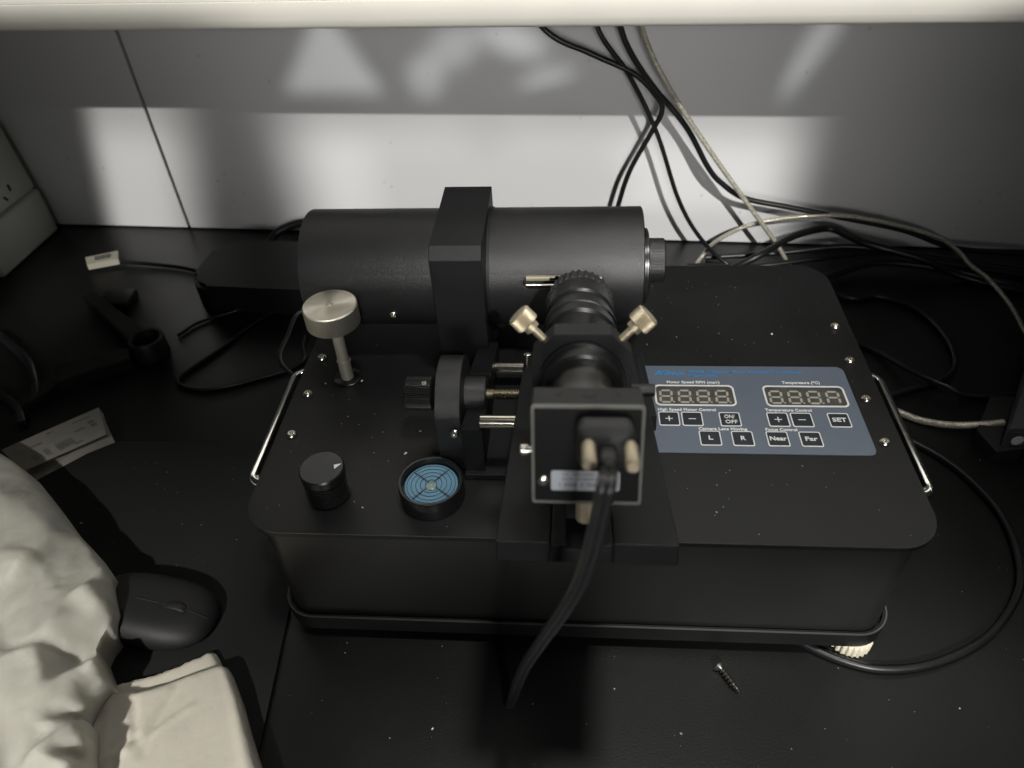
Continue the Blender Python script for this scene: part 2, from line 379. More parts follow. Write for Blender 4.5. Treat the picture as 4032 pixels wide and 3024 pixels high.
# handles
for sx in (-1, 1):
    bm = B(); y0, y1 = .047, .1465; xi, xo = sx*.169, sx*.1925; r = .0075
    pts = [(xi, y0, .090), (xo-sx*r, y0, .090)]
    for i in range(1, 7): t = R(90*i/6); pts.append((xo-sx*r+sx*r*math.sin(t), y0+r-r*math.cos(t), .090))
    for i in range(0, 7): t = R(90*i/6); pts.append((xo-sx*r+sx*r*math.cos(t), y1-r+r*math.sin(t), .090))
    pts.append((xi, y1, .090)); tube(bm, pts, .0029, 16, spline=False)
    obj('handle', bm, M['chrome'], T, smooth=60)
def hex_screw(x, y, z, r=.0030, h=.0022, name='screw', axis=(0, 0, 1), parent=T, m=None):
    bm = B(); lathe(bm, [(0, r*.98), (h*.45, r), (h*.8, r*.86), (h, r*.62), (h, r*.5), (h*.35, r*.44)], (x, y, z), axis, n=24)
    return obj(name, bm, m or M['screw'], parent, smooth=30)
for k in range(4):
    yy = .0715+.0358*k
    hex_screw(.1700, yy, H); hex_screw(-.1708, yy-.0005, H)
    for xx in (.1700, -.1708):
        bm = B(); lathe(bm, [(0, .0036), (.0004, .0036)], (xx, yy-(0 if xx > 0 else .0005), H-.0001), n=24); obj('screw_recess', bm, M['dark'], T)

# control panel ------------------------------------------------------
PZ = H+.0006
pan = obj('control_panel', prism(B(), [(x, y) for x, y in rrect(.030, .1636, .0612, .1366, .0045, 6)], H+.0001, PZ), M['panel'], T, smooth=30)
TX = PZ+.00008
def lettering(s, x, y, size, m, width=None, **k):
    bm = B(); text_bm(bm, s, x, y, TX, size, width=width, **k)
    return obj('lettering', bm, m, pan, smooth=0, recalc=False)
lettering('Kino', .0462, .1277, .0062, M['blue'], width=.0185, shear=.5, bold=.0001)
bm = B(); box(bm, .0640, .0660, .1283, .1287, TX, TX+.0001); obj('lettering_stroke', bm, M['blue'], pan, smooth=0)
lettering('TX500\u2122 Spinning Drop Interface Tensiometer', .0678, .1303, .0029, M['blue'], width=.0697, bold=.00006)
lettering('Model 500C', .0676, .1265, .0029, M['blue'], width=.0180, bold=.00006)
lettering('Motor Speed RPM (ms/r)', .0537, .1200, .0031, M['white'], width=.0322, bold=.00008)
lettering('Temperature (\u2103)', .1238, .1203, .0031, M['white'], width=.0226, bold=.00008)
lettering('High Speed Motor Control', .0463, .0953, .0031, M['white'], width=.0340, bold=.00008)
lettering('Temperature Control', .1092, .0957, .0031, M['white'], width=.0268, bold=.00008)
lettering('Camera Lens Moving', .0684, .0794, .0031, M['white'], width=.0276, bold=.00008)
lettering('Focus Control', .1062, .0794, .0031, M['white'], width=.0178, bold=.00008)
def display(x0, last):
    x1, y0, y1 = x0+.0482, .0996, .1182
    bm = B(); prism(bm, rrect(x0+.0006, x1-.0006, y0+.0006, y1-.0006, .0028, 6), PZ+.00005, PZ+.0001)
    d = obj('display', bm, M['glassy'], T, smooth=0)
    bm = B(); ring_outline(bm, rrect(x0, x1, y0, y1, .0034, 8), rrect(x0+.0011, x1-.0011, y0+.0011, y1-.0011, .0025, 8), PZ+.00005, PZ+.0004)
    obj('display_frame', bm, M['white'], d, smooth=0)
    for k in range(4):
        bm = B(); dx = x0+.0032+.01115*k; w, h, t = .0067, .0104, .0014; yb = .1028; s = .0005
        def seg(ax, ay, bx, by):
            z0, z1 = PZ+.0001, PZ+.00022
            a = Vector((ax, ay)); b = Vector((bx, by)); e = (b-a).normalized(); nn = Vector((-e.y, e.x)); tt = t/2
            q = [a+e*s, a+e*(s+tt)+nn*tt, b-e*(s+tt)+nn*tt, b-e*s, b-e*(s+tt)-nn*tt, a+e*(s+tt)-nn*tt]
            q = [(p.x+(p.y-yb)*.05, p.y) for p in q]
            prism(bm, q, z0, z1)
        m = h/2
        seg(dx, yb, dx, yb+m); seg(dx, yb+m, dx, yb+h); seg(dx+w, yb, dx+w, yb+m); seg(dx+w, yb+m, dx+w, yb+h)
        seg(dx, yb+m, dx+w, yb+m); seg(dx, yb+h, dx+w, yb+h)
        if not (last and k == 3): seg(dx, yb, dx+w, yb)
        if not (last and k == 3): lathe(bm, [(0, .0006), (.0001, .0006)], (dx+w+.0013, yb+.0002, PZ+.0001), n=12)
        obj('digit', bm, M['segm'], d, smooth=0)
    return d
display(.0455, False); display(.1108, True)
def button(x, y, txt, w=.0121, h=.0117):
    bm = B(); prism(bm, rrect(x+.0004, x+w-.0004, y+.0004, y+h-.0004, .0009, 5), PZ, PZ+.0002)
    b = obj('button', bm, M['key'], T, smooth=0)
    bm = B(); ring_outline(bm, rrect(x, x+w, y, y+h, .0012, 5), rrect(x+.0006, x+w-.0006, y+.0006, y+h-.0006, .0008, 5), PZ, PZ+.00035)
    obj('button_frame', bm, M['white'], b, smooth=0)
    bm = B(); cx, cy = x+w/2, y+h/2; z = PZ+.00028
    if txt in '+-':
        box(bm, cx-.0021, cx+.0021, cy-.0003, cy+.0003, z, z+.0001)
        if txt == '+': box(bm, cx-.0003, cx+.0003, cy-.0021, cy+.0021, z+.00002, z+.00012)
    elif txt == 'ON/OFF':
        text_bm(bm, 'ON/', cx-.0031, cy+.0009, z, .0040, width=.0060, bold=.00006); text_bm(bm, 'OFF', cx-.0031, cy-.0034, z, .0040, width=.0070, bold=.00006)
    else:
        w_ = {'SET': .0080, 'Near': .0094, 'Far': .0068, 'L': .0025, 'R': .0028}[txt]
        text_bm(bm, txt, cx-w_/2, cy-.0012, z, .0044, width=w_, bold=.00010)
    obj('button_symbol', bm, M['white'], b, smooth=0)
for x, y, t in ((.0463, .0825, '+'), (.0597, .0825, '-'), (.0815, .0825, 'ON/OFF'), (.1091, .0827, '+'), (.1226, .0827, '-'), (.1437, .0828, 'SET'),
                (.0681, .0669, 'L'), (.0863, .0669, 'R'), (.1058, .0670, 'Near'), (.1241, .0671, 'Far')): button(x, y, t)

# tube housing (horizontal cylinder) ---------------------------------
CY, CZ, CR = .178, .1548, .0372
TH0 = math.radians(18)
Oa = Vector((0, CY, CZ)); 
# local frame of the tilted camera stage: x, -s (towards the back), h
OY, OZ = .159, .167
LM = Matrix(((1, 0, 0, 0), (0, math.cos(TH0), math.sin(TH0), OY), (0, -math.sin(TH0), math.cos(TH0), OZ), (0, 0, 0, 1)))
HM = Matrix(((1, 0, 0, 0), (0, math.cos(TH0), math.sin(TH0), CY), (0, -math.sin(TH0), math.cos(TH0), CZ), (0, 0, 0, 1)))
bm = B(); lathe(bm, [(0, .020), (0, CR-.0012), (.0003, CR-.0004), (.0012, CR), (.2098, CR), (.2101, CR-.0004), (.2104, CR-.0008), (.2104, .0235), (.2064, .0235), (.2064, .0315), (.004, .0315), (.004, .020)], (-.1729, CY, CZ), (1, 0, 0), n=128, caps=False)
bm.verts.ensure_lookup_table()
n = 128; first = bm.verts[:n]; last = bm.verts[-n:]
for i in range(n): bm.faces.new((last[i], last[(i+1) % n], first[(i+1) % n], first[i]))
hs = obj('tube_housing', bm, M['anod'], T)
bm = B(); sl = rrect(-.0348, .0140, -.0044, .0044, .0044, 8)
prism(bm, sl, .026, .05)
bpy.context.view_layer.update()
cut = obj('cutter', bm, M['dark'], T, smooth=0, xf=HM @ Matrix(((1, 0, 0, 0), (0, 0, -1, 0), (0, 1, 0, 0), (0, 0, 0, 1))))
boolean_cut(hs, cut)
bm = B(); lathe(bm, [(0, .0298), (.190, .0298)], (-.165, CY, CZ), (1, 0, 0), n=64); obj('inner_sleeve', bm, M['dark'], hs)
bm = B(); tube(bm, [(-.0330, -.0330, .0016), (.0125, -.0330, .0016)], .0020, 12, spline=False); obj('sample_tube', bm, M['tan'], hs, xf=HM)
bm = B(); tube(bm, [(-.0330, -.0340, -.0026), (.0125, -.0340, -.0026)], .0008, 12, spline=False); obj('slot_rail', bm, M['screw'], hs, xf=HM)
# right hand ring and knurled end cap
bm = B(); lathe(bm, [(0, .024), (.0012, .0242), (.0012, .0228), (.0024, .0228), (.0024, .0238), (.0036, .0238), (.0042, .0228)], (.0376, CY, CZ), (1, 0, 0), n=96); obj('end_ring', bm, M['lens'], T)
bm = B(); lathe(bm, [(0, .0130), (.0006, .0138), (.0118, .0138), (.0126, .0132), (.0126, .0100), (.0110, .0095)], (.0400, CY+.002, CZ+.003), (1, 0, 0), n=180, ripple=lambda i, j: 1+(.006 if i % 2 else -.004)); obj('knurled_end_cap', bm, M['anod'], T, smooth=15)
a = R(-20)
hex_screw(-.1171, CY-(CR-.0004)*math.cos(a), CZ+(CR-.0004)*math.sin(a), r=.0026, h=.0018, axis=(0, -math.cos(a), math.sin(a)), parent=hs, name='housing_screw')
# bracket block that clamps the housing
bm = B(); pr = [(.1283, H+.0003), (.1283, .1905), (.1337, .1973), (.2052, .1973), (.2052, H+.0003)]
e0 = [bm.verts.new((-.0869, y, z)) for y, z in pr]; e1 = [bm.verts.new((-.0568, y, z)) for y, z in pr]
bm.faces.new(e0); bm.faces.new(e1[::-1])
for i in range(5): bm.faces.new((e0[i], e0[(i+1) % 5], e1[(i+1) % 5], e1[i]))
bmesh.ops.bevel(bm, geom=list(bm.edges), offset=.0003, segments=1, affect='EDGES')
obj('clamp_block', bm, M['anod2'], T, smooth=0)
bm = B(); box(bm, -.0568, -.0400, .128, .200, H+.0003, .1115, .0006); obj('clamp_block_foot', bm, M['anod2'], T, smooth=0)
bm = B(); lathe(bm, [(0, CR+.0006), (.0016, CR+.0006)], (-.0566, CY, CZ), (1, 0, 0), n=96); obj('clamp_ring', bm, M['anod2'], T)

# silver lifting knob -------------------------------------------------
kx, ky = -.1486, .1228
bm = B(); lathe(bm, [(0, .0075), (.0003, .0085), (.0010, .0088), (.0014, .0082)], (kx, ky, H), n=48); obj('bushing', bm, M['lens'], T)
bm = B(); lathe(bm, [(0, .0040), (.014, .0040), (.0142, .0046), (.0142, .0036), (.045, .0036)], (kx, ky, H+.001), n=32); stem = obj('stem', bm, M['steel'], T)
def knurl(i, j): return 1+(.004 if i % 2 else -.003)
bm = B(); lathe(bm, [(0, .0155), (.0008, .0163), (.0128, .0163), (.0136, .0156), (.0136, .0022), (.0118, .0018)], (kx-.0002, ky, H+.0445), (0, 0, 1), n=150, ripple=lambda i, j: knurl(i, j) if j in (1, 2) else 1)
kk = obj('lifting_knob', bm, M['turned'], T, smooth=15, xf=Matrix.Translation((-kx, -ky, 0))); kk.location = (kx, ky, 0)

# black ribbed knob and its pointer -----------------------------------
bx_, by_ = -.1365, .0262
pr = [(0, .0095), (.0015, .0112)]
for k in range(8): z = .0025+k*.0017; pr += [(z, .0117), (z+.0008, .0117), (z+.0010, .0108), (z+.0016, .0108)]
pr += [(.0168, .0120), (.0212, .0120), (.0220, .0113)]
bm = B(); lathe(bm, pr, (bx_, by_, H), n=64); kb = obj('ribbed_knob', bm, M['lens'], T, smooth=30)
bm = B(); prism(bm, [(bx_+.0062, by_+.0020), (bx_+.0100, by_+.0030), (bx_+.0072, by_-.0008)][::-1], H+.0220, H+.0222); obj('pointer', bm, M['white'], kb, smooth=0)

# round bubble level ---------------------------------------------------
lx, ly = -.0795, .0270; LH = .0125
bm = B(); lathe(bm, [(0, .0168), (.0006, .0175), (LH-.001, .0175), (LH, .0170), (LH, .0160), (LH-.0012, .0154), (LH-.0040, .0152), (LH-.0040, .0001)], (lx, ly, H), n=96); lv = obj('bubble_level', bm, M['lens'], T, smooth=30)
z = H+LH-.0038
bm = B(); lathe(bm, [(0, .0142), (.0004, .0142)], (lx, ly, z), n=96); obj('dial', bm, M['dial'], lv, smooth=0)
bm = B(); z += .0006
for r in (.0031, .0058, .0083, .0108, .0130):
    ring_outline(bm, [(lx+(r+.00012)*math.cos(2*math.pi*i/64), ly+(r+.00012)*math.sin(2*math.pi*i/64)) for i in range(64)], [(lx+(r-.00012)*math.cos(2*math.pi*i/64), ly+(r-.00012)*math.sin(2*math.pi*i/64)) for i in range(64)], z, z+.0001)
for ang in (52, 142):
    a = R(ang); e = Vector((math.cos(a), math.sin(a))); nn = Vector((-e.y, e.x)); c = Vector((lx, ly))
    def strip(p, q, w, zz): 
        d = (q-p).normalized(); k = Vector((-d.y, d.x))*w; prism(bm, [(p-k)[:], (q-k)[:], (q+k)[:], (p+k)[:]], zz, zz+.0001)
    strip(c-e*.0140, c+e*.0140, .00014, z+.0001)
    for t in [-.0125+.0011*i for i in range(24)]:
        if abs(t) > .0036: strip(c+e*t-nn*.0008, c+e*t+nn*.0008, .00009, z+.0002)
obj('dial_markings', bm, M['ink'], lv, smooth=0)
bm = B(); lathe(bm, [(0, .0026), (.0004, .0028), (.0008, .0020), (.0009, .0004)], (lx+.0002, ly-.0016, z+.0003), n=32); obj('bubble', bm, M['liquid'], lv)

# tilted camera stage (local x, -s, h) ----------------------------------
def lbox(name, x0, x1, s0, s1, h0, h1, m, bev=.0005, parent=T):
    bm = B(); box(bm, x0, x1, -s1, -s0, h0, h1, bev); return obj(name, bm, m, parent, smooth=0, xf=LM)
def lcyl(name, prof, x, s, h, axis, m, parent=T, n=48, smooth=35, **k):
    bm = B(); lathe(bm, prof, (x, -s, h), axis, n=n, **k); return obj(name, bm, m, parent, smooth=smooth, xf=LM)
ANO = M['anod2']
lbox('stage_plate', -.0326, -.0128, .045, .226, -.0510, -.0420, ANO)
lbox('stage_plate', .0098, .0330, .045, .226, -.0510, -.0420, ANO)
rail = lbox('focus_rail', -.0124, .0094, .060, .2285, -.0490, -.0432, ANO)
lbox('rail_side', -.0124, -.0070, .185, .2290, -.0430, -.0405, ANO, parent=rail); lbox('rail_side', .0040, .0094, .185, .2290, -.0430, -.0405, ANO, parent=rail)
lbox('carriage', -.028, .028, .058, .160, -.0850, -.0512, ANO)
lbox('camera_post', -.0075, .0050, .176, .214, -.0400, -.0200, ANO)
lbox('post_foot', -.0070, .0045, .162, .205, -.0404, -.0345, ANO)
# guide rods, lead screw, end plate, bearing arch, knob
for s_ in (.0285, .1020): lcyl('guide_rod', cylprof(.085, .0036), -.053, s_, -.0560, (1, 0, 0), M['rod'], n=32)
pr = [(0, .0030), (.004, .0030)]
for k in range(36): x_ = .004+k*.0011; pr += [(x_, .0030), (x_+.0004, .0030), (x_+.0006, .0025), (x_+.0009, .0025)]
lcyl('lead_screw', pr, -.053, .0695, -.0550, (1, 0, 0), M['thread'], n=24)
bm = B(); ez = [(.129, .1136), (.0415, .1421), (.0415, H+.0003), (.155, H+.0003), (.155, .1060+.004)]
e0 = [bm.verts.new((-.0630, y, z)) for y, z in ez]; e1 = [bm.verts.new((-.0520, y, z)) for y, z in ez]; bm.faces.new(e0); bm.faces.new(e1[::-1])
for i in range(5): bm.faces.new((e0[i], e0[(i+1) % 5], e1[(i+1) % 5], e1[i]))
ep = obj('end_plate', bm, ANO, T, smooth=0)
lbox('end_plate_boss', -.0640, -.0515, .004, .057, -.0590, -.0480, ANO, parent=ep)
lcyl('bearing_boss', cylprof(.0145, .0105), -.0668, .0695, -.0550, (1, 0, 0), M['anod'], n=64)
AR_, AS_, AH_ = .0255, .0740, -.0570
arch = [(-AR_, -.083)]+[(-AR_*math.cos(R(180*i/32)), AR_*math.sin(R(180*i/32))) for i in range(33) if not 6 < i < 12]+[(AR_, -.083)]
bm = B(); e0, e1 = [], []
for s_, h_ in arch:
    hh = h_ if h_ >= 0 else None
    for lst, xx in ((e0, -.0770), (e1, -.0640)):
        if hh is None:
            # the sides run down to the instrument's top plate
            q_ = LM @ Vector((xx, -(AS_+s_), AH_)); q_.z = H+.0003
            lst.append(bm.verts.new(LM.inverted() @ q_))
        else: lst.append(bm.verts.new((xx, -(AS_+s_), AH_+h_)))
n = len(arch); bm.faces.new(e0); bm.faces.new(e1[::-1])
for i in range(n): bm.faces.new((e0[i], e0[(i+1) % n], e1[(i+1) % n], e1[i]))
ar = obj('bearing_arch', bm, M['anod'], T, smooth=35, xf=LM)
lcyl('brass_washer', cylprof(.0040, .0062), -.0810, .0700, -.0550, (1, 0, 0), M['gold'])
kn = lcyl('adjusting_knob', [(0, .0082), (.0008, .0092), (.0150, .0092), (.0158, .0084), (.0158, .003)], -.0985, .0695, -.0550, (1, 0, 0), M['lens'], n=96, smooth=15, ripple=lambda i, j: 1+(.03 if i % 2 else -.03) if j in (1, 2) else 1)
lcyl('set_screw', [(0, .0014), (.0004, .0014), (.0004, .0008)], -.0868, .0695+.0092*math.cos(R(62)), -.0550+.0092*math.sin(R(62)), (0, -math.cos(R(62)), math.sin(R(62))), M['screw'], kn, n=12)
hex_screw(-.0668, .0438, .1372, r=.0026, h=.0018, axis=(0, -.95, .3), name='arch_screw', parent=ar)
# foot plate lying on the instrument
bm = B(); box(bm, -.0632, .034, .0385, .150, H+.0003, H+.0045, .0004); obj('stage_foot', bm, ANO, T, smooth=0)
bm = B(); box(bm, -.030, .030, .050, .120, H+.0046, .1240, .0004); obj('stage_pedestal', bm, ANO, T, smooth=0)

# octagonal clamp around the lens tube, thumb screws
ax_, ah_ = -.0014, -.0018
def octo(ap, fl): return [(fl, ap), (-fl, ap), (-ap, fl), (-ap, -fl), (-fl, -ap), (fl, -ap), (ap, -fl), (ap, fl)]
def lring(name, outer, inner, s0, s1, m, bev=0):
    bm = B(); vo = []
    for s_ in (s0, s1):
        for o_ in (outer, inner): vo.append([bm.verts.new((ax_+p[0], -s_, ah_+p[1])) for p in o_])
    a, b, c, d = vo; n = len(outer)
    for i in range(n):
        j = (i+1) % n
        for q in ((a[i], a[j], c[j], c[i]), (b[i], d[i], d[j], b[j]), (a[i], b[i], b[j], a[j]), (c[i], c[j], d[j], d[i])): bm.faces.new(q)
    return obj(name, bm, m, T, smooth=30, xf=LM)
def subdiv(poly, per):
    out = []
    for i in range(len(poly)):
        p, q = Vector(poly[i]), Vector(poly[(i+1) % len(poly)])
        for k in range(per): out.append(tuple(p.lerp(q, k/per)))
    return out
oc = subdiv(octo(.0198, .0112), 8)
inn = []
for p in oc:
    v = Vector(p).normalized()*.0172; inn.append((v.x, v.y))
cl = lring('lens_clamp', oc, inn, .160, .173, ANO)
lbox('clamp_stem', -.0125, .0095, .160, .173, -.0404, -.0212, ANO)
for sx in (-1, 1):
    d = Vector((sx*.70, 0, .71)); st = Vector((ax_+sx*.0150, -.1665, ah_+.0150))
    bm = B(); lathe(bm, [(-.003, .0016), (.0068, .0016), (.0068, .0031), (.0092, .0031), (.0092, .0026), (.0095, .0048), (.0098, .0049), (.0150, .0049), (.0156, .0044)], st, d, n=84, ripple=lambda i, j: 1+(.03 if i % 2 else -.03) if 6 <= j <= 7 else 1)
    obj('thumb_screw', bm, M['brass'], cl, smooth=15, xf=LM)
# lens: stepped tube with grip rings
gr = lambda i, j: 1+(.022 if (i//2) % 2 else -.022)
ln = lcyl('lens', [(.064, .0125), (.0645, .0150), (.0660, .0158), (.0785, .0165), (.0795, .0171), (.1000, .0173), (.1010, .0160), (.1060, .0160), (.1070, .0168), (.1300, .0170), (.1312, .0155), (.1330, .0155), (.1340, .0160), (.1740, .0160), (.1850, .0160), (.1862, .0150), (.1862, .0128), (.2050, .0128), (.2056, .0145), (.2130, .0145), (.2225, .0140)],
          ax_, 0, ah_, (0, -1, 0), M['lens'], n=96)
lcyl('focus_ring', [(.0660, .0155), (.0666, .0170), (.0782, .0172), (.0790, .0160)], ax_, 0, ah_, (0, -1, 0), M['rubber'], ln, n=120, smooth=15, ripple=gr)
lcyl('iris_ring', [(.1120, .0165), (.1124, .0175), (.1190, .0175), (.1196, .0165)], ax_, 0, ah_, (0, -1, 0), M['lens'], ln, n=96)
lcyl('clamp_bush', [(.1735, .0171), (.1745, .0173), (.1760, .0171), (.1760, .0162)], ax_, 0, ah_, (0, -1, 0), M['lens'], ln, n=96)
# camera body
cx0, cx1, ch0, ch1 = -.0184, .0172, -.0182, .0174
cb = lbox('camera_body', cx0, cx1, .2225, .2362, ch0, ch1, ANO, .0006)
def face_rect(m_, grow): return [(x, y) for x, y in rrect(cx0-grow, cx1+grow, ch0-grow, ch1+grow, .0010, 4)]
bm = B(); ring_outline(bm, face_rect(0, .0001), [(x, y) for x, y in rrect(cx0+.0008, cx1-.0008, ch0+.0008, ch1-.0008, .0006, 4)], .2360, .2374)
FM = LM @ Matrix(((1, 0, 0, 0), (0, 0, -1, 0), (0, 1, 0, 0), (0, 0, 0, 1)))       # x, h, s
obj('back_frame', bm, M['frame'], cb, smooth=0, xf=FM)
bm = B(); prism(bm, rrect(cx0+.0008, cx1-.0008, ch0+.0008, ch1-.0008, .0006, 4), .2362, .2370); obj('back_plate', bm, M['camback'], cb, smooth=0, xf=FM)
bm = B(); prism(bm, rrect(-.0122, .0102, -.0134, -.0060, .0008, 5), .2370, .2372); st = obj('sticker', bm, M['label'], cb, smooth=0, xf=FM)
bm = B(); rr = random.Random(3)
for row, (hy, hh) in enumerate(((-.0073, .0006), (-.0090, .0006), (-.0112, .0013))):
    x = -.0085 if row < 2 else -.0095
    while x < .0080:
        w_ = rr.uniform(.0004, .0011); prism(bm, [(x, hy-hh/2), (x+w_*.6, hy-hh/2), (x+w_*.6, hy+hh/2), (x, hy+hh/2)], .23722, .23727); x += w_+(.0012 if rr.random() < .15 else .0001)
obj('sticker_print', bm, M['tagink'], cb, smooth=0, xf=FM)
lcyl('back_screw', [(0, .0018), (.0008, .0018), (.0013, .0010)], -.0148, .237, -.0096, (0, -1, 0), M['screw'], cb, n=20)
for x_, r_ in ((-.0100, .0010), (.0000, .0026), (.0092, .0010)): lcyl('top_hole', [(0, r_), (.00015, r_)], x_, .2280, ch1, (0, 0, 1), M['dark'], cb, n=20)
lcyl('clamping_screw', [(0, .0027), (.0005, .0031), (.0120, .0031), (.0124, .0026)], -.0006, .2262, -.0320, (0, 0, 1), M['brass'], n=36, ripple=lambda i, j: 1+(.04 if i % 2 else -.04), smooth=15)
lcyl('side_screw', [(0, .0011), (.0022, .0011), (.0022, .0019), (.0044, .0019)], -.0180, .2290, -.0030, (-1, 0, 0), M['screw'], cb, n=20)
# limit screw on the carriage, bar on the right
lcyl('stop_screw', [(0, .0012), (.0050, .0012), (.0050, .0022), (.0088, .0022), (.0092, .0018)], -.0300, .0610, -.0430, (0, 0, 1), M['screw'], n=24)
lcyl('lock_bar', cylprof(.012, .0030), .0215, .1260, -.0265, (1, 0, 0), M['anod'], n=32)
lbox('lock_block', .0190, .0260, .085, .136, -.0415, -.0240, ANO)
lbox('stage_side_block', .0255, .0360, .035, .120, -.0510, -.0425, ANO)
# dust lying on the plate
def dust(name, n, x0, x1, y0, y1, z, parent, seed, smax=.0006, skip=None):
    rr = random.Random(seed); bm = B()
    for _ in range(n):
        x, y = rr.uniform(x0, x1), rr.uniform(y0, y1)
        if skip and skip(x, y): continue
        s = rr.uniform(.00010, .00024) if rr.random() < .93 else rr.uniform(.0003, smax); a = rr.uniform(0, 3.14); st_ = rr.uniform(.6, 1.8)
        c, q = math.cos(a), math.sin(a)
        p = [(x+s*(c*u*st_-q*v), y+s*(q*u*st_+c*v)) for u, v in ((-1, -.6), (.7, -1), (1, .6), (-.5, 1))]
        prism(bm, p, z, z+s*.6)
    return obj(name, bm, M['dust'], parent, smooth=0)
tag(dust('dust_specks', 260, -.172, .172, .006, .245, H+.0001, T, 5, .0007, lambda x, y: (-.09 < x < .166 and .055 < y < .14) or (-.06 < x < .04)), kind='stuff')
fix(T)

# ------------------------------------------------------------------ camera cable with its plug
K = empty('camera_cable', (-.0378, -.0332, 0), 'black camera cable with brass jackscrews hanging over the instrument front', 'cable')
def lw(x, s, h): return LM @ Vector((x, -s, h))
bm = B(); box(bm, -.0042, .0136, -.2500, -.2376, .0020, .0152, .0030, 3); pl = obj('plug', bm, M['rubber'], K, xf=LM)
bm = B(); box(bm, .0020, .0080, -.2600, -.2480, .0050, .0110, .0022, 3); obj('strain_relief', bm, M['rubber'], pl, xf=LM)
for x_, h_ in ((-.0006, .0108), (.0118, .0105)):
    bm = B(); lathe(bm, [(0, .0018), (.002, .0023), (.0125, .0023), (.0135, .0017), (.0135, .0009)], (x_, -.2495, h_), (0, -1, 0), n=24); obj('jackscrew', bm, M['brass'], K, xf=LM)
ps = [lw(.0050, .252, .0085), lw(.0048, .262, .0082), Vector((.0034, -.1035, .2690)), Vector((.0018, -.1055, .2580)), Vector((.0000, -.1070, .2450)), Vector((-.0031, -.1050, .2260)), Vector((-.0081, -.1000, .2020)), Vector((-.0147, -.0930, .1730)),
      Vector((-.0235, -.0810, .1290)), Vector((-.0310, -.0650, .0740)), Vector((-.0355, -.0510, .0330)), Vector((-.0380, -.0420, .0110)), Vector((-.0390, -.0380, .0022))]
bm = B(); tube(bm, [p+Vector((-.0011, 0, 0)) for p in ps], .0016, 12, 10); tube(bm, [p+Vector((.0011, 0, 0)) for p in ps], .0016, 12, 10); obj('cord', bm, M['cord'], K)
fix(K)

# ------------------------------------------------------------------ other cables
def cable(name, pts, r, m, label, n=10, k=8, group=None, cat='cable'):
    bm = B(); tube(bm, pts, r, n, k); o = obj(name, bm, m, smooth=60); return tag(o, label, cat, group)
w = wallp
cable('power_cable', [w(-.06, .262, .03), w(-.0248, .2230, .045), w(.013, .2050, .045), w(.0494, .1885, .045), w(.0685, .1710, .045), w(.0755, .1570, .045), w(.067, .1357, .045), w(.0507, .1000, .045), w(.0418, .0640, .045), w(.036, .035, .05), w(.030, .0035, .07)], .0024, M['cable'], 'thick black cable bending sharply and dropping behind the tube housing')
cable('power_cable', [w(.010, .255, .04), w(.0188, .2222, .045), w(.0456, .1865, .045), w(.0732, .1357, .045), w(.098, .0726, .045), w(.1218, .0333, .045), w(.150, .0060, .047), w(.175, .0030, .060), w(.20, .0030, .08)], .0021, M['cable'], 'thin black cable running down to the bench beside the end cap')
cable('power_cable', [w(.030, .260, .03), w(.0378, .2175, .034), w(.0619, .1795, .034), w(.098, .1390, .034), w(.1230, .0995, .034), w(.1380, .0835, .034), w(.161, .0690, .034), w(.2010, .0610, .034), w(.245, .0525, .034), w(.312, .0390, .034), w(.363, .0215, .034), w(.428, .0165, .034), w(.52, .010, .034)], .0026, M['cable'], 'black cable curving off to the right along the wall')
cable('braided_cable', [w(.045, .262, .05), w(.0548, .2218, .045), w(.0772, .1806, .045), w(.1193, .1232, .045), w(.1757, .0525, .045), w(.1977, .0254, .045), w(.212, .0040, .047), w(.215, .0026, .056)], .0022, M['braid'], 'pale braided cable hanging from the shelf to the back of the instrument')
cable('braided_cable', [w(.112, .0024, .075), w(.1275, -.004+.0064, .036), w(.1415, .0239, .036), w(.1780, .0450, .036), w(.240, .0540, .036), w(.2875, .0490, .036), w(.3415, .0345, .036), w(.366, .0205, .038), (.3700, .3960, .0150), (.3790, .3740, .0130), (.3850, .3400, .0090), (.3840, .3040, .0060), (.384, .26, .003)], .0020, M['braid'], 'pale braided cable arching over the black coils by the wall')
cable('braided_cable', [(.215, .229, .003), (.2458, .2080, .0030), (.2620, .1970, .0030), (.2800, .1890, .0060), (.2990, .1855, .0100), (.3150, .1850, .0130)], .0027, M['braid'], 'pale braided cable running from behind the right handle into the black connector')
cable('mains_cable', [(.18, .215, .0027), (.215, .200, .0027), (.2451, .1770, .0027), (.2640, .1585, .0027), (.2775, .1345, .0027), (.2848, .1060, .0027), (.2825, .0760, .0027), (.2720, .0480, .0027), (.2475, .0205, .0027), (.2230, .0048, .0027), (.1965, -.0053, .0027), (.1722, -.0080, .0027), (.1525, -.0036, .0027), (.1330, .0060, .0027), (.115, .02, .0027)], .0025, M['cable'], 'black power cord looping round the front right corner of the instrument')
